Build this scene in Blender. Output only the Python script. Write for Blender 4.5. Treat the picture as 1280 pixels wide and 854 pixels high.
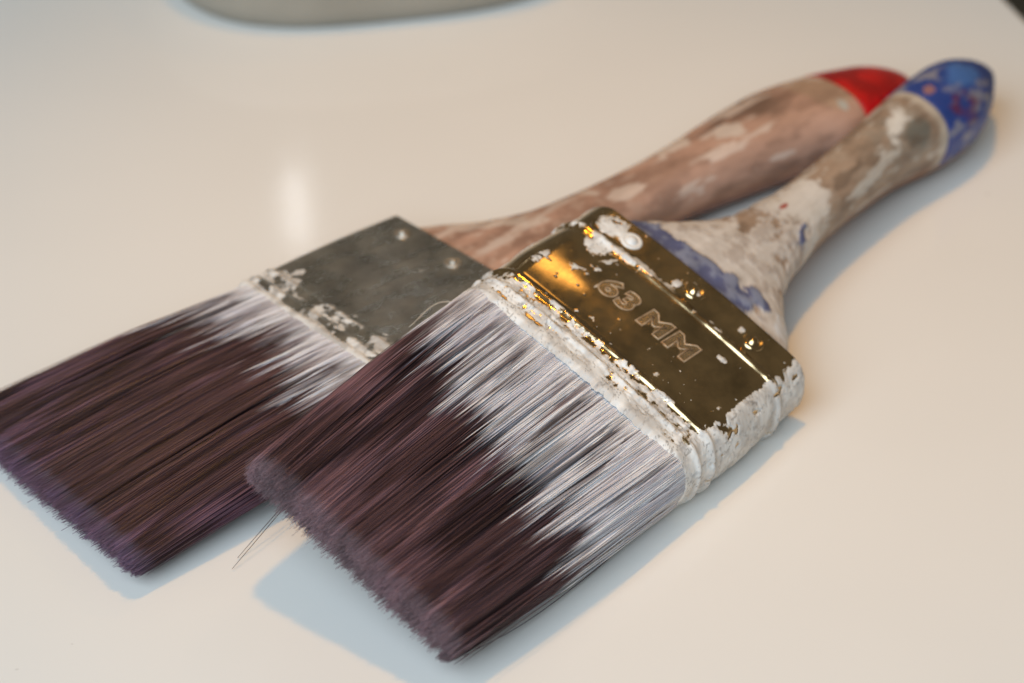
import bpy, math, random
import numpy as np
from mathutils import Matrix, Vector, Euler

R = math.radians
MM = 0.001
for o in list(bpy.data.objects):
    bpy.data.objects.remove(o, do_unlink=True)
S = bpy.context.scene
COL = S.collection

# ------------------------------------------------------------------ camera
ELEV, DIST = R(36), 560 * MM
cam = bpy.data.cameras.new("camera")
cam.lens = 85; cam.sensor_width = 36
cam.clip_start = 0.01; cam.clip_end = 50
camo = bpy.data.objects.new("camera", cam); COL.objects.link(camo)
camo.location = (0, -DIST * math.cos(ELEV), DIST * math.sin(ELEV))
camo.rotation_euler = (R(90) - ELEV, 0, 0)
cam.dof.use_dof = True
cam.dof.focus_distance = 0.494
cam.dof.aperture_fstop = 11
S.camera = camo

# ------------------------------------------------------------------ light
w = bpy.data.worlds.new("World"); S.world = w; w.use_nodes = True
bg = w.node_tree.nodes["Background"]
bg.inputs[0].default_value = (1.0, 0.88, 0.68, 1); bg.inputs[1].default_value = 0.125

def area(name, loc, target, sx, sy, col, power, shape='RECTANGLE'):
    l = bpy.data.lights.new(name, 'AREA'); l.shape = shape; l.size = sx
    if shape in ('RECTANGLE', 'ELLIPSE'): l.size_y = sy
    l.color = col; l.energy = power
    o = bpy.data.objects.new(name, l); COL.objects.link(o)
    o.location = loc
    o.rotation_euler = (Vector(target) - Vector(loc)).to_track_quat('-Z', 'Y').to_euler()
    return o
def downlight(name, loc, target, radius, col, power, beam):
    l = bpy.data.lights.new(name, 'SPOT'); l.shadow_soft_size = radius; l.color = col; l.energy = power
    l.spot_size = R(beam); l.spot_blend = 1.0
    o = bpy.data.objects.new(name, l); COL.objects.link(o); o.location = loc
    o.rotation_euler = (Vector(target) - Vector(loc)).to_track_quat('-Z', 'Y').to_euler()
# warm halogen downlight nearly overhead, an added warm glare disc further back, a broad cool window behind the camera, a slim far lamp
downlight("ceiling_downlight", (-0.057, 0.080, 1.25), (0.03, 0.005, 0), 0.042, (1.0, 0.47, 0.04), 22, 26)
area("added_glare_disc", (0.51, 0.95, 1.30), (0.02, 0.0, 0), 0.24, 0, (1.0, 0.55, 0.15), 0.50, 'DISK')  # unseen disc, added so the brass panel reflects an orange glare
area("window_light", (-0.36, -0.88, 0.92), (0, -0.03, 0), 1.2, 0.9, (0.66, 0.80, 0.93), 21.5)
area("far_lamp", (-0.189, 1.332, 0.8225), (-0.054, 0.057, 0), 0.012, 0.055, (0.95, 0.97, 1.0), 0.020)

S.view_settings.view_transform = 'Standard'; S.view_settings.look = 'None'
S.view_settings.exposure = 0; S.view_settings.gamma = 1
S.view_settings.use_curve_mapping = False
S.render.engine = 'CYCLES'
S.render.resolution_x = 1024; S.render.resolution_y = 683

# ------------------------------------------------------------------ numpy noise
_rs = np.random.RandomState(5)
_T = _rs.rand(64, 64, 64).astype(np.float32)
def vnoise(x, y, z):
    xi, yi, zi = np.floor(x).astype(int), np.floor(y).astype(int), np.floor(z).astype(int)
    fx, fy, fz = x - xi, y - yi, z - zi
    fx = fx*fx*(3-2*fx); fy = fy*fy*(3-2*fy); fz = fz*fz*(3-2*fz)
    g = lambda a, b, c: _T[(xi+a) & 63, (yi+b) & 63, (zi+c) & 63]
    l = lambda p, q, t: p + (q-p)*t
    return l(l(l(g(0,0,0), g(1,0,0), fx), l(g(0,1,0), g(1,1,0), fx), fy),
             l(l(g(0,0,1), g(1,0,1), fx), l(g(0,1,1), g(1,1,1), fx), fy), fz)
def fbm(x, y, z=0.0, s=1.0, o=4, seed=0.0):
    x = np.asarray(x, float); y = np.asarray(y, float); z = np.zeros_like(x) + z
    t = 0; a = 1.0; n = 0
    for i in range(o):
        k = s * 2.03**i
        t = t + a*vnoise(x*k + 17.3*i + seed*7.1, y*k + 5.7*i + seed*3.3, z*k + 9.1*i + seed); n += a; a *= 0.52
    return t / n
def sst(a, b, x):
    t = np.clip((x-a)/(b-a), 0, 1); return t*t*(3-2*t)
def lin(r, g, b):
    f = lambda c: c/12.92 if c <= .04045 else ((c+.055)/1.055)**2.4
    return np.array([f(r/255), f(g/255), f(b/255)])
def mixc(c, d, t):
    return c + (np.asarray(d) - c) * np.asarray(t)[..., None]

# ------------------------------------------------------------------ mesh helpers
def mesh_obj(name, verts, faces, mat, parent=None, attrs=None, smooth=True):
    """verts in mm; faces an (n,k) array of one face size or a list of such arrays"""
    me = bpy.data.meshes.new(name)
    verts = np.asarray(verts, np.float32) * MM
    if isinstance(faces, np.ndarray): faces = [faces]
    loops = np.concatenate([f.ravel() for f in faces]).astype(np.int32)
    tot = np.concatenate([np.full(len(f), f.shape[1]) for f in faces]).astype(np.int32)
    st = np.concatenate([[0], np.cumsum(tot)[:-1]]).astype(np.int32)
    me.vertices.add(len(verts)); me.vertices.foreach_set("co", verts.ravel())
    me.loops.add(len(loops)); me.loops.foreach_set("vertex_index", loops)
    me.polygons.add(len(tot)); me.polygons.foreach_set("loop_start", st)
    try: me.polygons.foreach_set("loop_total", tot)
    except Exception: pass
    me.update(calc_edges=True)
    me.validate()
    for k, v in (attrs or {}).items():
        v = np.asarray(v, np.float32)
        if v.ndim == 2:
            a = me.attributes.new(k, 'FLOAT_COLOR', 'POINT')
            a.data.foreach_set("color", np.concatenate([v, np.ones((len(v), 1), np.float32)], 1).ravel())
        else:
            a = me.attributes.new(k, 'FLOAT', 'POINT'); a.data.foreach_set("value", v)
    me.polygons.foreach_set("use_smooth", np.full(len(tot), smooth))
    me.materials.append(mat)
    o = bpy.data.objects.new(name, me); COL.objects.link(o)
    if parent: o.parent = parent
    return o
def grid_faces(nu, ns, closed=True):
    i = np.arange(nu-1)[:, None]; j = np.arange(ns if closed else ns-1)[None, :]
    a = i*ns + j; b = i*ns + (j+1) % ns
    return np.stack([a, b, b+ns, a+ns], -1).reshape(-1, 4)
def interp(u, tab, k):
    t = np.array(tab, float); x = t[:, 0]; y = t[:, k]
    # smooth (Catmull-Rom style) interpolation
    m = np.gradient(y, x)
    i = np.clip(np.searchsorted(x, u) - 1, 0, len(x)-2); h = x[i+1]-x[i]; s = np.clip((u-x[i])/h, 0, 1)
    return ((2*s**3-3*s**2+1)*y[i] + (s**3-2*s**2+s)*h*m[i] + (-2*s**3+3*s**2)*y[i+1] + (s**3-s**2)*h*m[i+1])

# ------------------------------------------------------------------ materials
def new_mat(name):
    m = bpy.data.materials.new(name); m.use_nodes = True
    nt = m.node_tree; b = nt.nodes["Principled BSDF"]
    return m, nt, b
def node(nt, t, **kw):
    n = nt.nodes.new(t)
    for k, v in kw.items(): setattr(n, k, v)
    return n
def attr(nt, name): return node(nt, 'ShaderNodeAttribute', attribute_name=name)
def noise(nt, scale, detail=4, rough=.55, stretch=None):
    tc = node(nt, 'ShaderNodeTexCoord'); n = node(nt, 'ShaderNodeTexNoise')
    n.inputs['Scale'].default_value = scale; n.inputs['Detail'].default_value = detail; n.inputs['Roughness'].default_value = rough
    if stretch:
        mp = node(nt, 'ShaderNodeMapping'); mp.inputs['Scale'].default_value = stretch
        nt.links.new(tc.outputs['Object'], mp.inputs[0]); nt.links.new(mp.outputs[0], n.inputs[0])
    else: nt.links.new(tc.outputs['Object'], n.inputs[0])
    return n.outputs['Fac']
def ramp(nt, src, stops):
    r = node(nt, 'ShaderNodeValToRGB'); e = r.color_ramp.elements
    while len(e) < len(stops): e.new(.5)
    for k, (p, c) in zip(e, stops): k.position = p; k.color = (*c, 1)
    nt.links.new(src, r.inputs[0]); return r.outputs[0]
def bump(nt, b, src, strength, dist):
    n = node(nt, 'ShaderNodeBump'); n.inputs['Strength'].default_value = strength; n.inputs['Distance'].default_value = dist
    nt.links.new(src, n.inputs['Height']); nt.links.new(n.outputs[0], b.inputs['Normal'])
def maprange(nt, src, a, b2, c, d):
    n = node(nt, 'ShaderNodeMapRange'); n.inputs[1].default_value = a; n.inputs[2].default_value = b2
    n.inputs[3].default_value = c; n.inputs[4].default_value = d
    nt.links.new(src, n.inputs[0]); return n.outputs[0]

def mat_table():
    m, nt, b = new_mat("white_laminate")
    f = noise(nt, 9, 3)
    spk = maprange(nt, noise(nt, 420, 1), .80, .84, 0, .35)
    mxs = node(nt, 'ShaderNodeMix', data_type='RGBA'); mxs.inputs[7].default_value = (.25, .2, .16, 1)
    nt.links.new(spk, mxs.inputs[0]); nt.links.new(mxs.outputs[2], b.inputs['Base Color'])
    nt.links.new(ramp(nt, f, [(.3, (.78, .755, .705)), (.7, (.81, .785, .735))]), mxs.inputs[6])
    nt.links.new(maprange(nt, noise(nt, 30, 4), .3, .7, .07, .10), b.inputs['Roughness'])
    b.inputs['IOR'].default_value = 1.45
    bump(nt, b, noise(nt, 120, 2), .02, .0004)
    return m
def mat_metal(name, c, rough, scratch):
    """bare metal with a 'paint' attribute that covers it with dried paint of colour 'Col'"""
    m, nt, b = new_mat(name)
    p = attr(nt, 'paint').outputs['Fac']; pc = attr(nt, 'Col').outputs['Color']
    fine = noise(nt, 1500, 3)
    add = node(nt, 'ShaderNodeMath', operation='MULTIPLY_ADD'); add.inputs[1].default_value = .35
    nt.links.new(fine, add.inputs[0]); nt.links.new(p, add.inputs[2])
    fac = maprange(nt, add.outputs[0], .62, .74, 0, 1)
    mc = node(nt, 'ShaderNodeMix', data_type='RGBA')
    tarn = ramp(nt, noise(nt, 110, 5, .6), [(.3, tuple(np.array(c)*.5)), (.68, c)])
    nt.links.new(fac, mc.inputs[0]); nt.links.new(tarn, mc.inputs[6]); nt.links.new(pc, mc.inputs[7])
    nt.links.new(mc.outputs[2], b.inputs['Base Color'])
    nt.links.new(maprange(nt, fac, 0, 1, 1, 0), b.inputs['Metallic'])
    rr = maprange(nt, noise(nt, 160, 5, .65, (1, scratch, scratch)), .3, .75, rough*.75, rough*1.5)
    mr = node(nt, 'ShaderNodeMix', data_type='FLOAT'); mr.inputs[3].default_value = .48
    nt.links.new(fac, mr.inputs[0]); nt.links.new(rr, mr.inputs[2]); nt.links.new(mr.outputs[0], b.inputs['Roughness'])
    hb = node(nt, 'ShaderNodeMath', operation='MULTIPLY_ADD'); hb.inputs[1].default_value = .12
    nt.links.new(noise(nt, 700, 4), hb.inputs[0]); nt.links.new(fac, hb.inputs[2])
    bump(nt, b, hb.outputs[0], .22, .00012)
    return m
def mat_handle():
    m, nt, b = new_mat("painted_wood")
    c = attr(nt, 'Col').outputs['Color']
    g = ramp(nt, noise(nt, 90, 5, .6, (.18, 1.6, 1.6)), [(.26, (.76, .73, .70)), (.60, (1.06, 1.05, 1.04))])
    mx = node(nt, 'ShaderNodeMix', data_type='RGBA', blend_type='MULTIPLY'); mx.inputs[0].default_value = 1
    nt.links.new(c, mx.inputs[6]); nt.links.new(g, mx.inputs[7]); nt.links.new(mx.outputs[2], b.inputs['Base Color'])
    nt.links.new(attr(nt, 'rough').outputs['Fac'], b.inputs['Roughness'])
    bump(nt, b, noise(nt, 420, 4), .25, .0002)
    return m
def mat_bristle():
    m, nt, b = new_mat("synthetic_bristle")
    nt.links.new(attr(nt, 'Col').outputs['Color'], b.inputs['Base Color'])
    nt.links.new(attr(nt, 'rough').outputs['Fac'], b.inputs['Roughness'])
    b.inputs['Specular IOR Level'].default_value = .45
    return m
def mat_plain(name, c1, c2, rough, sc, bmp=.15, metal=0):
    m, nt, b = new_mat(name)
    nt.links.new(ramp(nt, noise(nt, sc, 5), [(.3, tuple(c1)), (.7, tuple(c2))]), b.inputs['Base Color'])
    b.inputs['Roughness'].default_value = rough; b.inputs['Metallic'].default_value = metal
    bump(nt, b, noise(nt, sc*4, 3), bmp, .0003)
    return m
M_TABLE = mat_table()
M_BRASS = mat_metal("brassy_plated_metal", (.73, .53, .29), .13, 2.2)
M_STEEL = mat_metal("dull_steel", (.80, .79, .76), .27, 2.2)
M_DULL = mat_metal("dull_nail_metal", (.55, .52, .46), .5, 1.0)
M_HANDLE = mat_handle()
M_BRIST = mat_bristle()
WHITE = lin(226, 224, 219); WHITE2 = lin(204, 200, 194)

# ------------------------------------------------------------------ ferrule
def section(a, b, rx, n):
    """flat-topped ring: flats joined by half ellipses (rx wide, b high); returns v, n and outward normal, equal spacing"""
    th = np.linspace(-math.pi/2, math.pi/2, 400)
    pts = np.concatenate([np.stack([(a-rx) + rx*np.cos(th), b*np.sin(th)], 1),
                          np.stack([-(a-rx) - rx*np.cos(th), -b*np.sin(th)], 1)])
    d = np.linalg.norm(np.roll(pts, -1, 0) - pts, axis=1); s = np.concatenate([[0], np.cumsum(d)])
    q = np.concatenate([pts, pts[:1]]); t = np.linspace(0, s[-1], n, endpoint=False)
    v = np.interp(t, s, q[:, 0]); z = np.interp(t, s, q[:, 1])
    dv = np.roll(v, -1) - np.roll(v, 1); dz = np.roll(z, -1) - np.roll(z, 1); L = np.hypot(dv, dz)
    return v, z, dz/L, -dv/L
def bead(u, c, wd, h): return h*np.exp(-((u-c)/wd)**2)

def ferrule(parent, mat, a, b, rx, ulen, prof, crown, paintfn, nu=250, ns=560, thick=.34):
    v, z, nv, nz = section(a, b, rx, ns)
    u = np.linspace(0, ulen, nu)
    U = np.repeat(u[:, None], ns, 1); V = np.repeat(v[None], nu, 0); Z = np.repeat(z[None], nu, 0)
    NV = np.repeat(nv[None], nu, 0); NZ = np.repeat(nz[None], nu, 0)
    top = NZ
    off = prof(U, V, Z, NZ) + crown*np.abs(NZ)**2*(1-(V/a)**2)
    pm, colr = paintfn(U, V, Z, NV, NZ)
    rel = fbm(U, V, Z, .55, 4, 3)
    off = off + thick*sst(.45, .95, pm)*(.35 + 1.2*rel) - .85*sst(1.5, -.2, U)
    U = U - sst(2.2, 0, U)*(1.5*fbm(V, Z, 0, .9, 4, 61) - .35)          # ragged lip of dried paint
    P = np.stack([U, V + NV*off, Z + NZ*off], -1)
    # a rolled inner wall at each end closes the sheet
    ends = []
    P0 = P[0].copy(); P0[:, 1] *= .992; P0[:, 2] *= .97; P0[:, 0] = .25
    P1 = P[0].copy(); P1[:, 1] *= .985; P1[:, 2] *= .955; P1[:, 0] = 6
    Q0 = P[-1].copy(); Q0[:, 1] *= .985; Q0[:, 2] *= .95
    Q1 = P[-1].copy(); Q1[:, 1] *= .975; Q1[:, 2] *= .93; Q1[:, 0] -= 5
    P = np.concatenate([P1[None], P0[None], P, Q0[None], Q1[None]], 0)
    ext = lambda A: np.concatenate([A[:1], A[:1], A, A[-1:], A[-1:]], 0)
    pm = ext(pm); colr = ext(colr)
    return mesh_obj("ferrule", P.reshape(-1, 3), grid_faces(nu+4, ns)[:, ::-1].copy(), mat, parent,
                    {'paint': pm.ravel(), 'Col': colr.reshape(-1, 3)})

def blob(U, V, u0, v0, ru, rv, ang=0.0):
    c, s = math.cos(ang), math.sin(ang); x = (U-u0)*c + (V-v0)*s; y = -(U-u0)*s + (V-v0)*c
    return np.exp(-((x/ru)**2 + (y/rv)**2)*1.2)

def paint_front(U, V, Z, NV, NZ):
    n1 = fbm(U, V, Z, .28, 5, 1); n2 = fbm(U, V*.32, Z, .9, 4, 2); n3 = fbm(U*.45, V, Z, 1.1, 4, 4)
    n4 = fbm(U, V, Z, 1.5, 3, 8)
    topm = sst(.2, .6, NZ)
    m = np.full_like(U, -.25)
    m = np.maximum(m, 1.15 - sst(1.6, 4.4, U)*1.0)                           # thick ring by the bristles
    m = np.maximum(m, (.70 - .80*sst(8.0, 12.5, U)) + 0*U)                     # streaky collar
    m = np.maximum(m, .42*np.exp(-((U-35.6)/2.2)**2)*(.35+.65*sst(-26, 20, V)) + .0)
    # near side thickly covered, ragged edge; far side half covered
    m = np.maximum(m, sst(-25.2, -28.6, V + 2.2*(n1-.5) + .9*(n3-.5))*1.1 - .42*blob(U, V, 41, -28, 2.6, 3.0))
    m = np.maximum(m, sst(28.0, 32.5, V)*.68)
    m = np.maximum(m, -NZ*1.4)                                             # underside
    for (u0, v0, ru, rv, an, k) in [(28.5, 16.6, 7.5, 2.3, -.25, .95), (23.5, 20.5, 2.6, 1.9, .5, .85), (33.5, 21.5, 5.2, 4.6, .3, 1.1), (41, 23.5, 6, 4.5, 0, 1.15), (20, 26.5, 5, 1.8, 0, .8), (37, 12, 1.6, 5, 0, .85),
                                    (22.0, 13.0, 4.0, 1.3, .4, .66), (36, 15, 2.4, 8.0, 0, .85), (30.4, -17.2, 1.35, 1.9, .2, .95),
                                    (39.6, 2.9, 2.3, 2.0, 0, .80), (41.5, -14.6, 2.0, 1.6, 0, .75), (37, 4, 1.8, 5.0, .2, .75), (36.2, -12, 1.3, 6, 0, .55), (36.4, 9, 2.0, 5, 0, .8), (10.4, 14, 1.6, 9, 0, .8), (10.4, -18, 1.4, 7, 0, .75),
                                    (33.2, 1.5, 1.4, 3.0, 0, .52), (41, 21, 4, 5.5, 0, .85), (42.6, -6, 1.0, 7, 0, .6),
                                    (14, -12, 2.0, 4.5, .1, .50), (13.5, -22, 2.4, 4, 0, .6), (17, -25.2, 3.5, 1.3, 0, .66), (14.5, 8, 1.3, 3, 0, .45)]:
        m = np.maximum(m, blob(U, V, u0, v0, ru, rv, an)*k*topm - .1)
    m = m - .75*sst(.60, .70, fbm(U, V, Z*1.3, .34, 4, 73))*sst(6, 14, U)
    m = m + (n1-.5)*.72 + (n2-.5)*.95*sst(13, 9, U) + (n3-.5)*.5 + (n4-.5)*.35
    specks = sst(.75, .80, fbm(U, V, Z, 1.05, 2, 11))*.58*topm
    m = np.maximum(m, specks)
    cr = mixc(np.broadcast_to(WHITE, U.shape + (3,)).copy(), WHITE2, sst(.42, .62, fbm(U, V, Z, .35, 4, 6)))
    cr = mixc(cr, lin(140, 138, 138), .45*sst(.62, .74, fbm(U*.5, V, Z, .8, 4, 7)))
    ck = np.abs(fbm(U*.6, V, Z*1.0, .42, 4, 71) - .5)
    cr = mixc(cr, lin(112, 106, 100), .65*sst(.016, .004, ck))
    cr = mixc(cr, lin(176, 170, 162), .5*sst(.50, .66, fbm(U, V, Z, .16, 4, 72)))
    cr = mixc(cr, lin(92, 100, 138), .7*sst(44.6, 46.2, U)*sst(.45, .6, n1))
    return np.clip(m, 0, 1), cr

def paint_back(U, V, Z, NV, NZ):
    n1 = fbm(U, V, Z, .3, 5, 21); n2 = fbm(U, V*.4, Z, .8, 4, 22); n3 = fbm(U, V, Z, 1.0, 3, 24)
    m = np.full_like(U, -.2)
    m = np.maximum(m, 1.0 - sst(1.0, 3.6, U)*1.0)
    m = np.maximum(m, .46 - .62*sst(7, 18, U))
    for (u0, v0, ru, rv, an, k) in [(20, 18, 5.5, 3.2, .3, .45), (12, 22, 3.5, 2.0, 0, .62), (26, 9, 1.5, 2.0, 0, .5), (33, 2, 1.4, 1.2, 0, .6),
                                    (24, -3, 1.0, 1.6, 0, .45), (40, 19, 2.2, 1.6, 0, .5), (8, -14, 4.0, 3.0, .2, .66), (14, -20, 3, 2, .2, .55)]:
        m = np.maximum(m, blob(U, V, u0, v0, ru, rv, an)*k - .05)
    m = np.maximum(m, -NZ*.9)
    m = m + (n1-.5)*.8 + (n2-.5)*.8*sst(14, 8, U) + (n3-.5)*.45
    cr = mixc(np.broadcast_to(lin(216, 212, 205), U.shape + (3,)).copy(), lin(184, 179, 172), sst(.4, .62, fbm(U, V, Z, .4, 4, 26)))
    return np.clip(m, 0, 1), cr

# ------------------------------------------------------------------ handle
def handle(parent, tab, tip_u, colfn, name="handle", nu=330, ns=200, expo=2.35, ucut=None):
    """tab rows: u, vL, vR, ntop, nbot"""
    u0, u1 = tab[0][0], tab[-1][0]
    t = np.linspace(0, 1, nu); u = u0 + (u1-u0)*(1-(1-t)**1.35)
    th = np.linspace(0, 2*math.pi, ns, endpoint=False)
    vl, vr, nt_, nb = (interp(u, tab, k) for k in (1, 2, 3, 4))
    endf = np.sqrt(np.clip(1 - np.clip((u-tip_u)/(u1-tip_u), 0, 1)**2.2, 1e-5, 1))
    cv, hv = (vl+vr)/2, (vl-vr)/2*endf; cn, hn = (nt_+nb)/2, (nt_-nb)/2*endf
    c, s = np.cos(th), np.sin(th); f = lambda q: np.sign(q)*np.abs(q)**(2/expo)
    U = np.repeat(u[:, None], ns, 1)
    V = cv[:, None] + hv[:, None]*f(c)[None]; Z = cn[:, None] + hn[:, None]*f(s)[None]
    ss = np.repeat(s[None], nu, 0); cc = np.repeat(c[None], nu, 0)
    colr, rough, h = colfn(U, V, Z, ss, cc)
    V = V + h*cc; Z = Z + h*ss
    P = np.stack([U, V, Z], -1).reshape(-1, 3)
    F = [grid_faces(nu, ns)[:, ::-1].copy()]
    return P, nu, ns, u, colr.reshape(-1, 3), rough.ravel()
def build_handle(parent, H, cut, mat, names=("handle", "painted_end")):
    P, nu, ns, u, colr, rough = H
    k = int(np.searchsorted(u, cut))
    P = P.reshape(nu, ns, 3); colr = colr.reshape(nu, ns, 3); rough = rough.reshape(nu, ns)
    hs = []
    for nm, a, b2 in ((names[0], 0, k+1), (names[1], k, nu)):
        q = P[a:b2]
        if a > 0:   # the dipped coat stands a little proud of the wood
            q = q.copy(); c = q.mean(1, keepdims=True); q[:, :, 1:] = c[:, :, 1:] + (q[:, :, 1:]-c[:, :, 1:])*1.012
            q = np.concatenate([P[a:a+1], q], 0); cl = np.concatenate([colr[a:a+1], colr[a:b2]], 0); rg = np.concatenate([rough[a:a+1], rough[a:b2]], 0)
        else: cl = colr[a:b2]; rg = rough[a:b2]
        n = len(q); V = q.reshape(-1, 3); F = [grid_faces(n, ns)[:, ::-1].copy()]
        F.append(np.arange(ns)[None, :].copy()); F.append((np.arange(ns)[::-1] + (n-1)*ns)[None, :].copy())
        hs.append(mesh_obj(nm, V, F, mat, parent if not hs else hs[0], {'Col': cl.reshape(-1, 3), 'rough': rg.ravel()}))
    return hs

# colours for the front handle (taupe wood under many coats, blue end)
def col_front(U, V, Z, s, c):
    n1 = fbm(U, V, Z, .10, 5, 31); n2 = fbm(U, V, Z, .22, 5, 32); n3 = fbm(U, V, Z, .5, 4, 33); n4 = fbm(U*.5, V, Z, .3, 5, 34)
    C = np.broadcast_to(lin(162, 139, 119), U.shape + (3,)).copy()
    C = mixc(C, lin(122, 103, 86), sst(.40, .68, n4)*.7)
    C = mixc(C, lin(170, 152, 134), sst(.42, .66, n2)*.8)
    C = mixc(C, lin(128, 120, 108), .85*blob(U, V, 133, 2, 12, 6)*sst(.3, .55, n3))
    C = mixc(C, lin(112, 112, 104), .85*sst(.25, .65, blob(U, V, 138, -1.5, 6, 3.4) + .7*(n2-.5)))
    # pale coats round the shoulder
    sh = sst(.40, .50, n2 + .18*sst(92, 60, U) - .30*sst(82, 100, U) - .12*blob(U, V, 72, 2, 10, 6))
    C = mixc(C, lin(205, 198, 190), sh*.92)
    C = mixc(C, lin(172, 160, 150), .7*sst(.52, .6, n3)*sst(95, 80, U))
    C = mixc(C, lin(214, 208, 200), sst(.30, .52, blob(U, V, 91, 3, 10, 7) + .8*(n3-.5) + .5*(n2-.5)))
    C = mixc(C, lin(216, 212, 204), sst(.30, .60, blob(U, V, 134, 3.5, 7, 2.6, .5) + .9*(n3-.5) + .5*(n2-.5)))
    sm = fbm(U*.28, V, Z, .30, 4, 36)
    C = mixc(C, lin(204, 198, 188), .8*sst(.575, .64, sm)*sst(78, 100, U))
    C = mixc(C, lin(104, 88, 74), .6*sst(.44, .36, sm)*sst(90, 105, U))
    C = mixc(C, lin(196, 186, 170), sst(143.5, 146.5, U + 2*(n2-.5))*.85)
    # slate blue smears along the ferrule and on the neck
    bl = sst(.42, .56, (1.0*np.exp(-((U-50.0)/5.4)**2)*sst(-20, -6, V)) + .75*(n3-.5) + .35*(n2-.5))
    bl = np.maximum(bl, sst(.44, .56, .8*blob(U, V, 55.5, -10, 3, 8) + .6*(n3-.5)))
    bl = np.maximum(bl, sst(.42, .6, .9*blob(U, V, 83, -4.0, 4.5, 1.8, .4) + .9*(n3-.5)))
    C = mixc(C, mixc(np.broadcast_to(lin(62, 73, 116), U.shape + (3,)).copy(), lin(120, 128, 152), sst(.44, .62, n3)), bl*.92)
    C = mixc(C, lin(165, 80, 70), sst(.55, .62, blob(U, V, 86, 4, 2.5, .8) + .3*(n3-.5)))
    # near shoulder white
    C = mixc(C, lin(206, 206, 206), sst(.45, .6, blob(U, V, 58, -19, 7, 5) + .5*(n3-.5)))
    # blue dipped end with older colours showing through
    tip = sst(147.6, 148.0, U)
    B = np.broadcast_to(lin(42, 68, 142), U.shape + (3,)).copy()
    B = mixc(B, lin(70, 112, 178), sst(.36, .62, n2*.45+.5*blob(U, V, 166, 4, 9, 5)))
    B = mixc(B, lin(150, 150, 158), sst(.52, .68, n4 + .18*blob(U, V, 165, -3, 12, 3.0))*.8)
    B = mixc(B, lin(110, 40, 56), sst(.62, .74, n1*.6 + n2*.4 + .05*blob(U, V, 180, 3, 6, 4))*.7)
    B = mixc(B, lin(170, 120, 110), sst(.40, .62, blob(U, V, 152, 5, 3, 1.8) + 1.0*(n3-.5))*.8)
    C = mixc(C, B, tip)
    # bare varnished wood low on the flanks
    low = sst(.02, -.30, s + .35*(n2-.5)) * sst(60, 80, U)
    C = mixc(C, lin(132, 82, 42), low*.92)
    C = mixc(C, lin(205, 203, 200), sst(.0, -.4, s)*sst(70, 58, U)*.8)
    rough = .42 + .2*n3 - .10*tip
    h = .5*sh*(n3)*sst(100, 80, U) + .30*(n3-.5)*sst(120, 70, U) + .35*bl + .25*(n2-.5)
    return C, rough, h
def col_back(U, V, Z, s, c):
    n1 = fbm(U, V, Z, .09, 5, 41); n2 = fbm(U, V, Z, .2, 5, 42); n3 = fbm(U, V, Z, .5, 4, 43); n4 = fbm(U*.45, V, Z, .28, 5, 44)
    C = np.broadcast_to(lin(184, 147, 127), U.shape + (3,)).copy()
    C = mixc(C, lin(140, 110, 94), sst(.40, .68, n4)*.7)
    C = mixc(C, lin(104, 82, 68), .8*sst(.25, .75, .9*blob(U, V, 138, 3, 17, 9) + .8*(n4-.5)))
    C = mixc(C, lin(176, 148, 124), .8*sst(.45, .6, blob(U, V, 158, 0, 9, 16) + .4*(n3-.5)))
    for (u0, v0, ru, rv, an) in [(59, 11, 13, 4.6, -.75), (66, 2, 5, 2.4, -.5), (113, 5, 8, 4.4, .2), (84, 3, 2, 4.5, .3), (126, -2, 4.5, 3.2, .3), (104, 7, 7, 1.2, .2), (163, 10, 4, 5, 0), (52, 22, 5, 1.0, -.9)]:
        C = mixc(C, lin(206, 190, 176), sst(.34, .56, blob(U, V, u0, v0, ru, rv, an) + .75*(n3-.5) + .6*(n2-.5))*.9)
    sm = fbm(U*.25, V, Z, .28, 4, 46)
    C = mixc(C, lin(210, 192, 178), .75*sst(.585, .65, sm))
    C = mixc(C, lin(118, 90, 74), .4*sst(.41, .33, sm))
    C = mixc(C, lin(188, 160, 142), .6*sst(.57, .62, n3)*sst(110, 80, U))
    C = mixc(C, lin(176, 178, 170), .8*sst(.5, .6, blob(U, V, 158, -10, 2, 2.5) + .3*(n3-.5)))
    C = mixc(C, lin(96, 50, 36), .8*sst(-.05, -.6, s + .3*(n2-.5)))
    tip = sst(162.6, 163, U)
    C = mixc(C, mixc(np.broadcast_to(lin(196, 20, 18), U.shape + (3,)).copy(), lin(160, 14, 14), sst(.4, .6, n2)), tip)
    return C, .40 + .18*n3 - .12*tip, .25*(n2-.5) + .2*(n3-.5)*sst(120, 60, U)

# ------------------------------------------------------------------ bristles
def strands(P, rad, sides=3):
    """P (n,k,3) centrelines, rad (n,k): tapered prisms as one soup"""
    n, k, _ = P.shape
    T = np.gradient(P, axis=1); T /= np.linalg.norm(T, axis=2, keepdims=True) + 1e-9
    up = np.zeros_like(T); up[..., 2] = 1
    A = np.cross(T, up); A /= np.linalg.norm(A, axis=2, keepdims=True) + 1e-9
    B = np.cross(A, T)
    ph = np.random.RandomState(1).rand(n)*6.28
    V = []
    for i in range(sides):
        a = ph + 2*math.pi*i/sides
        V.append(P + rad[..., None]*(np.cos(a)[:, None, None]*A + np.sin(a)[:, None, None]*B))
    V = np.stack(V, 2)                       # n,k,sides,3
    base = (np.arange(n)*k*sides)[:, None, None]
    i = np.arange(k-1)[None, :, None]*sides; j = np.arange(sides)[None, None, :]; j2 = (j+1) % sides
    F = np.stack([base+i+j, base+i+j2, base+i+sides+j2, base+i+sides+j], -1).reshape(-1, 4)
    tipi = (k-1)*sides
    C = (np.arange(n)*k*sides)[:, None] + tipi + np.arange(sides)[None]
    return V.reshape(-1, 3), [F, C]

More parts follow.
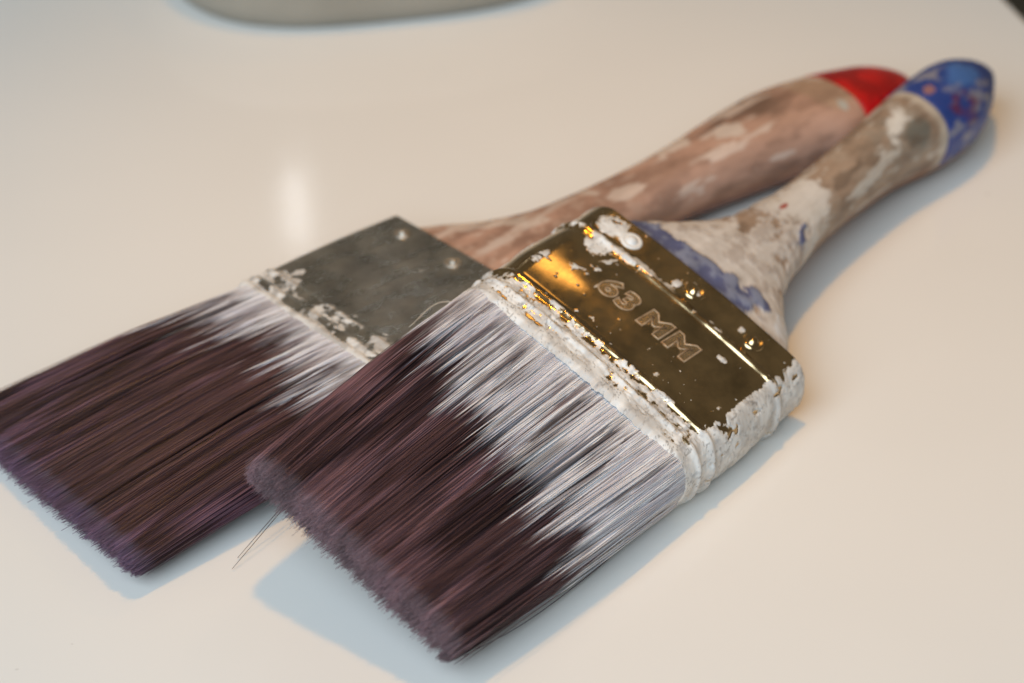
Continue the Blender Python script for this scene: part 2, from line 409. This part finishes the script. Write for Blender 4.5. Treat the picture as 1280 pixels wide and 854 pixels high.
def bristles(parent, seed, n, a, b, tipL, tipR, tip_u, tip_b, tip_n, chisel, skew, paintlen, cols, mat, rad=.09, pk=1.0):
    rs = np.random.RandomState(seed)
    # root positions in the ferrule mouth: two thirds in the outer skin, one third through the body
    q = rs.rand(n)*2-1; r = np.where(rs.rand(n) < .62, 1 - .16*rs.rand(n)**1.4, np.sqrt(rs.rand(n)))
    side = rs.rand(n)
    ang_edge = side < .16
    x = np.where(ang_edge, np.sign(rs.rand(n)-.5)*(1 - .06*rs.rand(n)), q)   # ends of the oval
    y = np.where(ang_edge, (rs.rand(n)*2-1), np.where(rs.rand(n) < .66, 1, -1)*r)
    lim = np.sqrt(np.clip(1-np.clip((np.abs(x)-.80)/.205, 0, 1)**2, .02, 1)); y = y*lim
    # clumps: strands lean towards shared centres as they run out
    ncl = 260
    cx = rs.rand(ncl)*2-1; cy = rs.rand(ncl)*2-1
    dd = (x[:, None]-cx[None])**2*9 + (y[:, None]-cy[None])**2*.35
    ci = dd.argmin(1)
    pull = (.10 + .4*rs.rand(ncl))[ci]
    # fine bundles: a few hairs stuck together
    hb = np.floor((x*a + .25*rs.randn(n))/.62).astype(int)*1000 + np.floor((y*b + .2*rs.randn(n))/1.1).astype(int)
    _, bi = np.unique(hb, return_inverse=True); nb = bi.max()+1
    xb = (np.bincount(bi, x)/np.bincount(bi))[bi]; yb = (np.bincount(bi, y)/np.bincount(bi))[bi]
    kb = rs.rand(nb)[bi]; kd = rs.randn(nb)[bi]; ke = rs.rand(nb)[bi]
    t = np.linspace(0, 1, 18)[None]
    ft = t**1.35
    X = x[:, None] + (cx[ci]-x)[:, None]*pull[:, None]*.5*t**1.6 + (rs.randn(n)*.016)[:, None]*t
    Y = y[:, None] + (rs.randn(n)*.05)[:, None]*t
    stick = sst(.03, .22, t)*(1-.55*sst(.55, 1, t))
    X = X + ((xb-x)*(.35+.5*ke))[:, None]*stick + (kd*.012)[:, None]*t
    Y = Y + ((yb-y)*.4)[:, None]*stick + (kd*.09 - .28*(ke > .86))[:, None]*sst(.08, .5, t)*np.where(y > 0, 1, -1)[:, None]
    X = np.clip(X, -1.02, 1.02)
    # fan and taper
    Lp, Rp = tipL, tipR
    c1 = (Lp+Rp)/2; h1 = (Lp-Rp)/2
    V = X*(a + (h1-a)*ft) + c1*t**1.5
    bulge = np.sin(np.pi*np.clip(t, 0, 1)**.6)*.7
    N = Y*(b + bulge + (tip_b-b)*t**1.15) + tip_n*t**1.7
    ltop = chisel*np.where(y > 0, .16*y**2, 1.5*np.abs(y)**1.3)     # the upper layer reaches furthest, the end face slopes back under it
    clen = (rs.rand(ncl)-.5)[ci]*.5
    L = (-tip_u) - ltop + skew*x + rs.randn(n)*.55 + clen - np.abs(rs.randn(n))*1.0*(rs.rand(n) < .25)*3
    L = L - 2.2*np.clip((np.abs(x)-.86)/.14, 0, 1)**2
    U = 3.0 - (L[:, None]+3.0)*t
    wob = rs.randn(n)[:, None]*.22*np.sin(t*np.pi*1.3 + rs.rand(n)[:, None]*6)*t
    fly = (rs.rand(n) < .012)*rs.rand(n)*np.sign(x)*(np.abs(x) > .8)*2.2
    fly2 = (rs.rand(n) < .004)*rs.rand(n)*1.6
    V = V + fly[:, None]*t**1.3; N = N + fly2[:, None]*t**1.5
    V = V + wob; N = N + rs.randn(n)[:, None]*.18*np.sin(t*np.pi*1.1 + rs.rand(n)[:, None]*6)*t
    P = np.stack([U, V, N], -1)
    rr = rad*(.75 + .5*rs.rand(n))[:, None]*(1 - .45*t**3)
    # colour along each strand
    lo, mid, hi, tipc = cols
    k1 = rs.rand(ncl)[ci]; k2 = rs.rand(n)
    stripe = fbm(V*1.5, U*.10, N*.3, .34, 4, seed)
    m = sst(.30, .68, stripe*.55 + .10*k1[:, None] + .22*k2[:, None] + .22*kb[:, None])
    C = mixc(np.broadcast_to(lo, U.shape+(3,)).copy(), mid, m)
    C = mixc(C, hi, sst(.50, .72, fbm(V*1.4, U*.16, N*.3, .26, 4, seed+5) + .10*(k2[:, None]-.5))*.85*sst(.25, .6, t))
    C = C*np.where(rs.rand(n) < .16, .38, 1.0)[:, None, None]
    tp = sst(.945, 1.0, t + .04*(k2[:, None]-.5))
    C = mixc(C, tipc, tp*(.35+.55*k1[:, None]))
    # dried white paint from the ferrule outwards
    pl = paintlen(X[:, :1]*a, N[:, :1]/b) + 7.0*(fbm(V[:, :1], 0*V[:, :1], 0, .30, 5, seed+9)-.5)*2 + rs.randn(n)[:, None]*1.6 + kd[:, None]*3.0
    pl = pl + (rs.rand(n)[:, None] < .10)*rs.rand(n)[:, None]*9
    pf = sst(.8, -1.2, (-U) - pl)
    patch = fbm(V, U*.22, N*.2, .30, 4, seed+12)
    pf = pf*(.45 + .55*sst(.32, .48, patch + .20*(kb[:, None]-.5)))
    pf = pf*np.where(kb > .22, 1.0, .3+kb)[:, None]*np.where(k2 > .16, 1.0, .3)[:, None]
    pf = pf*(pk + (1-pk)*sst(.45, .62, fbm(V*1.6, U*.12, N*.2, .5, 3, seed+14) + .25*(kb[:, None]-.5)))
    pf = np.maximum(pf, .9*sst(-3.0, -.5, U + .8*kd[:, None]))
    pc = mixc(np.broadcast_to(lin(243, 242, 242), U.shape+(3,)).copy(), lin(200, 196, 203), sst(.40, .66, patch*.6+.4*k2[:, None]))
    C = mixc(C, pc, pf)
    rr = rr*(1 + .45*pf)
    rough = .34 + .06*pf + .12*k2[:, None]
    # hairs that show keep every point along their length, buried ones only a few
    vis = (y > .25) | (np.abs(x) > .9)
    keep = np.array([0, 4, 9, 13, 17])
    Vs, Fs, Cs, Rs, o0 = [], [], [], [], 0
    rough = np.broadcast_to(rough, U.shape)
    for mk, ix in ((vis, np.arange(18)), (~vis, keep)):
        Vq, Fq = strands(P[mk][:, ix], rr[mk][:, ix])
        Vs.append(Vq); Fs += [f + o0 for f in Fq]; o0 += len(Vq)
        Cs.append(np.repeat(C[mk][:, ix][:, :, None], 3, 2).reshape(-1, 3)); Rs.append(np.repeat(rough[mk][:, ix][:, :, None], 3, 2).ravel())
    Vv = np.concatenate(Vs); F = Fs
    at = {'Col': np.concatenate(Cs), 'rough': np.concatenate(Rs)}
    o = mesh_obj("bristles", Vv, F, mat, parent, at); o["kind"] = "stuff"
    return o

def stray(parent, pts, rad, c, mat=None, n=14):
    p = np.array(pts, float); t = np.linspace(0, 1, n); tt = np.linspace(0, 1, len(p))
    tab = np.column_stack([tt, p]); q = np.stack([interp(t, tab, k) for k in (1, 2, 3)], 1)[None]
    V, F = strands(q, np.full((1, n), rad)*(1-.5*t[None]**2), 5)
    return mesh_obj("stray_bristle", V, F, M_BRIST, parent, {'Col': np.broadcast_to(c, (len(V), 3)), 'rough': np.full(len(V), .4)})

# ------------------------------------------------------------------ small fittings
def rivet(parent, u, v, n, mat, paint=.0, r=1.25):
    k = 28; prof = [(0, 1.05), (r*.45, .96), (r*.8, .62), (r, .10), (r*1.15, .02), (r*1.5, .34), (r*1.8, .24), (r*2.0, -.4)]
    th = np.linspace(0, 2*math.pi, k, endpoint=False)
    P = np.array([[u+a*math.cos(q), v+a*math.sin(q), n+h] for a, h in prof for q in th])
    F = grid_faces(len(prof), k)[:, ::-1].copy()
    pn = np.clip(paint + (fbm(P[:, 0], P[:, 1], P[:, 2], .9, 3, u+v)-.5)*1.2, 0, 1)
    return mesh_obj("rivet", P, F[:, ::-1].copy(), mat, parent, {'paint': pn, 'Col': np.broadcast_to(WHITE, (len(P), 3))})

def lettering(parent, text, u, v, n, size, mats, fall):
    base = None
    for nm, fill, off, bev, ext, dz, mat in (("lettering", 'BOTH', .048, 0, .010*size, 0, mats[0]), ("raised_outline", 'NONE', .048, .026*size, 0, .012*size, mats[1])):
        cu = bpy.data.curves.new("stamp", 'FONT'); cu.body = text
        cu.size = size; cu.align_x = 'CENTER'; cu.align_y = 'CENTER'
        cu.fill_mode = fill; cu.offset = off*size; cu.bevel_depth = bev; cu.bevel_resolution = 1; cu.extrude = ext
        cu.resolution_u = 6; cu.space_character = 1.14; cu.space_word = .45; cu.shear = .05
        tmp = bpy.data.objects.new("stamp", cu); COL.objects.link(tmp)
        bpy.context.view_layer.update()
        dg = bpy.context.evaluated_depsgraph_get()
        me = bpy.data.meshes.new_from_object(tmp.evaluated_get(dg))
        co = np.zeros(len(me.vertices)*3, np.float32); me.vertices.foreach_get("co", co); co = co.reshape(-1, 3)
        # letters read across the ferrule: text x -> -v, text y -> +u; they follow the crown of the metal
        uu = u + co[:, 1]*1.0; vv = v - co[:, 0]*1.08
        out = np.stack([uu, vv, n + dz + co[:, 2]*.9 + fall(uu, vv)], 1)*MM
        me.vertices.foreach_set("co", out.ravel().astype(np.float32)); me.update()
        me.name = nm; me.materials.clear(); me.materials.append(mat)
        bpy.data.objects.remove(tmp, do_unlink=True)
        o = bpy.data.objects.new(nm, me); COL.objects.link(o); o.parent = base or parent
        base = base or o
    return base

def root(name, loc, ypr, label, cat, group):
    e = bpy.data.objects.new(name, None); COL.objects.link(e); e.empty_display_size = .02
    y, p, r = (R(q) for q in ypr)
    e.rotation_euler = (Matrix.Rotation(y, 3, 'Z') @ Matrix.Rotation(-p, 3, 'Y') @ Matrix.Rotation(r, 3, 'X')).to_euler()
    e.location = Vector(loc)*MM
    e["label"] = label; e["category"] = cat; e["group"] = group
    return e

# ------------------------------------------------------------------ the setting
def tabletop():
    # slab standing askew: its right-hand edge crosses the far corner of the picture
    pts = [(-760, -640), (391, -640), (62, 430), (-760, 430)]
    p = np.array(pts, float); k = len(p); c = p.mean(0)
    rings = [(0, 0.0, 2.5), (0, -.7, .8), (0, -2.5, 0), (0, -28, 0)]
    V = []
    d = np.roll(p, -1, 0)-np.roll(p, 1, 0); nr = np.stack([d[:, 1], -d[:, 0]], 1); nr /= np.linalg.norm(nr, axis=1, keepdims=True)
    for _, z, inset in rings: V.append(np.column_stack([p-nr*inset, np.full(k, z)]))
    V = np.concatenate(V); F = [grid_faces(4, k)[:, ::-1].copy(), np.arange(k)[None].copy(), (np.arange(k)[::-1]+3*k)[None].copy()]
    o = mesh_obj("tabletop", V, F, M_TABLE, smooth=False); o["kind"] = "structure"; return o
tabletop()
fl = mesh_obj("floor", [(-3000, -3000, -740), (3000, -3000, -740), (3000, 3000, -740), (-3000, 3000, -740)], np.array([[0, 1, 2, 3]]),
              mat_plain("dark_floor", (.09, .08, .06), (.12, .105, .08), .5, 6, .05), smooth=False)
fl["kind"] = "structure"

# blurred grey dish behind
def dish():
    k = 160; th = np.linspace(0, 2*math.pi, k, endpoint=False)
    prof = [(0, .0), (.90, .0), (.93, 1.0), (.955, 6), (.98, 14), (1.0, 21), (.998, 23), (.985, 23.6), (.965, 22.5), (.93, 15), (.87, 7.5), (.80, 4.2), (0, 4.0)]
    e = 2/3.0; V = []
    for f, z in prof:
        f = max(f, .002)
        x = 66*f*np.sign(np.cos(th))*np.abs(np.cos(th))**e; y = 60*f*np.sign(np.sin(th))*np.abs(np.sin(th))**e
        V.append(np.column_stack([x, y, np.full(k, z)]))
    V = np.concatenate(V)
    o = mesh_obj("dish", V, grid_faces(len(prof), k)[:, ::-1].copy(), mat_plain("grey_stoneware", lin(160, 152, 138), lin(172, 164, 150), .45, 40))
    o.location = (-44*MM, 208*MM, 0); o.rotation_euler.z = R(12)
    o["label"] = "grey rounded dish standing on the table beyond the two brushes"; o["category"] = "dish"
dish()

# ------------------------------------------------------------------ the two brushes
G = "paint brushes lying on the table"
# back brush: dull steel ferrule, brown handle with a red end
B2 = root("paint_brush", (-44.5, -18.0, 9.0), (39.4, 0.2, -5.0),
          "paint brush with dull grey steel ferrule and brown handle ending in red", "paint brush", G)
prof2 = lambda U, V, Z, NZ: bead(U, 4.0, .8, .4) + bead(U, 8.2, .9, .45) + .35*np.sin(np.pi*np.clip((U-10)/34, 0, 1)) + .12*(fbm(U, V, Z, .08, 3, 51)-.5)
ferrule(B2, M_STEEL, 30.5, 7.0, 3.2, 45.0, prof2, .35, paint_back, nu=200, ns=480)
for v in (19.0, -.4, -19.8): rivet(B2, 40.3, v, 7.35 + .35*(1-(v/30.5)**2) - .1, M_DULL, .25, 1.1)
tab2 = [(39, 28, -28, 5.8, -5.8), (46, 28.6, -28, 6.0, -6.0), (52, 25, -25, 6.4, -6.2), (60, 17.5, -18, 7, -6.6), (70, 11.8, -12, 7.4, -6.8), (84, 9.6, -9.2, 7.8, -7.0),
        (98, 9.0, -8.6, 8.4, -7.4), (115, 10.2, -9.4, 9.4, -8.0), (132, 12.8, -11.2, 10.6, -8.9), (147, 14.2, -13.0, 11.2, -9.3), (158, 13.6, -15, 10.8, -9.2), (168, 11.8, -13.4, 9.8, -8.7), (181, 8.6, -9.6, 7.6, -7.2), (192, 5.6, -6.6, 5.4, -5.4)]
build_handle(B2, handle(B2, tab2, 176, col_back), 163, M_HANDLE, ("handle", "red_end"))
dark = lambda *c: lin(*c)
bristles(B2, 11, 13500, 30.4, 7.1, 41, -33, -70.5, 4.0, -5.0, 3.0, 0.5,
         lambda v, n: 9 + 7*sst(-4, -26, v) + 4*sst(6, 20, v),
         (lin(44, 30, 31), lin(100, 71, 70), lin(134, 98, 112), lin(118, 92, 116)), M_BRIST, pk=.42)

# front brush: brassy ferrule stamped 63 MM, blue ended handle
B1 = root("paint_brush", (10.8, -46.5, 17.8), (51.6, -2.0, 20.0),
          "paint brush with shiny brassy ferrule stamped 63 MM and blue ended handle", "paint brush", G)
def prof1(U, V, Z, NZ):
    return (bead(U, 5.6, .85, .6) + (bead(U, 10.6, 1.0, .95) + bead(U, 35.6, 1.05, .95))*(.72 + .5*fbm(V, Z, 0, .12, 3, 62))
            + .75*np.sin(np.pi*np.clip((U-11.5)/23.0, 0, 1))**.7 + .55*(fbm(U, V, Z, .06, 2, 52)-.5))
ferrule(B1, M_BRASS, 32.5, 9.0, 7.0, 46.2, prof1, 1.3, paint_front)
def panel_height(u, v):
    one = np.ones_like(u)
    return 9.0*one + prof1(u, v, 9.0*one, one) + 1.3*(1-(v/32.5)**2)
for v, p in ((-.9, .22), (-18.2, .22), (17.4, .75)):
    rivet(B1, 41.2, v, float(panel_height(np.array([41.2]), np.array([v]))[0]) + .1, M_BRASS, p, 1.35)
M_STAMP = mat_plain("worn_stamp_edge", lin(150, 118, 84), lin(196, 176, 150), .42, 900, .2, .25)
M_STAMPF = mat_plain("rubbed_brass", (.46, .33, .18), (.68, .52, .33), .26, 500, .2, .9)
lettering(B1, "63 MM", 24.6, .2, 0.0, 8.1, (M_STAMPF, M_STAMP), panel_height)
tab1 = [(38, 27.5, -27.5, 7.4, -7.4), (45, 28.2, -28.2, 7.9, -7.9), (50, 26.5, -26, 8, -7.9), (56, 23.2, -21.5, 8, -7.8), (62, 19, -15.8, 7.8, -7.6), (68, 15, -11.6, 7.6, -7.5), (75, 12.2, -9, 7.5, -7.5), (86, 10.4, -6.9, 7.6, -7.8),
        (102, 10, -5.4, 8, -8.6), (118, 10.8, -5.0, 8.8, -9.8), (134, 12, -5.6, 9.8, -11.0), (148, 13.0, -7.6, 10.6, -11.8), (160, 13.6, -8.4, 10.8, -12), (172, 13.2, -7.0, 10.2, -11), (180, 11.6, -4.6, 8.8, -9), (188, 9.2, -2.6, 7, -7)]
build_handle(B1, handle(B1, tab1, 163, col_front), 148, M_HANDLE, ("handle", "blue_end"))
bristles(B1, 7, 17000, 32.5, 9.15, 27.8, -27.0, -69, 5.6, -2.2, 4.2, 0.0,
         lambda v, n: 19.5 + 6*sst(24, 0, v) + 3.5*sst(-8, -24, v) - 5*sst(22, 30, v) + 7*sst(-28, -31.5, v),
         (lin(42, 29, 32), lin(102, 74, 75), lin(150, 112, 117), lin(128, 102, 106)), M_BRIST, pk=.95)
for k, (pts, c) in enumerate([
        ([(0, -30, -2), (-24, -31.2, -4), (-50, -28.6, -5.5)], (190, 190, 198)),
        ([(0, -30.2, -4), (-20, -31.0, -6), (-44, -30.2, -6.5), (-62, -27.6, -6)], (90, 80, 86)),
        ([(0, 31, 3), (-6, 33.5, 4), (-16, 32.4, 4)], (215, 205, 190))]):
    stray(B1, pts, .13, lin(*c))
for pts in ([(-22, -32, -3.5), (-36, -36, -7.2), (-49.3, -39, -11.6)], [(-20, -31, -3.5), (-34, -34.5, -7), (-46.5, -36.8, -11.5)]):
    stray(B2, pts, .10, lin(70, 55, 52))
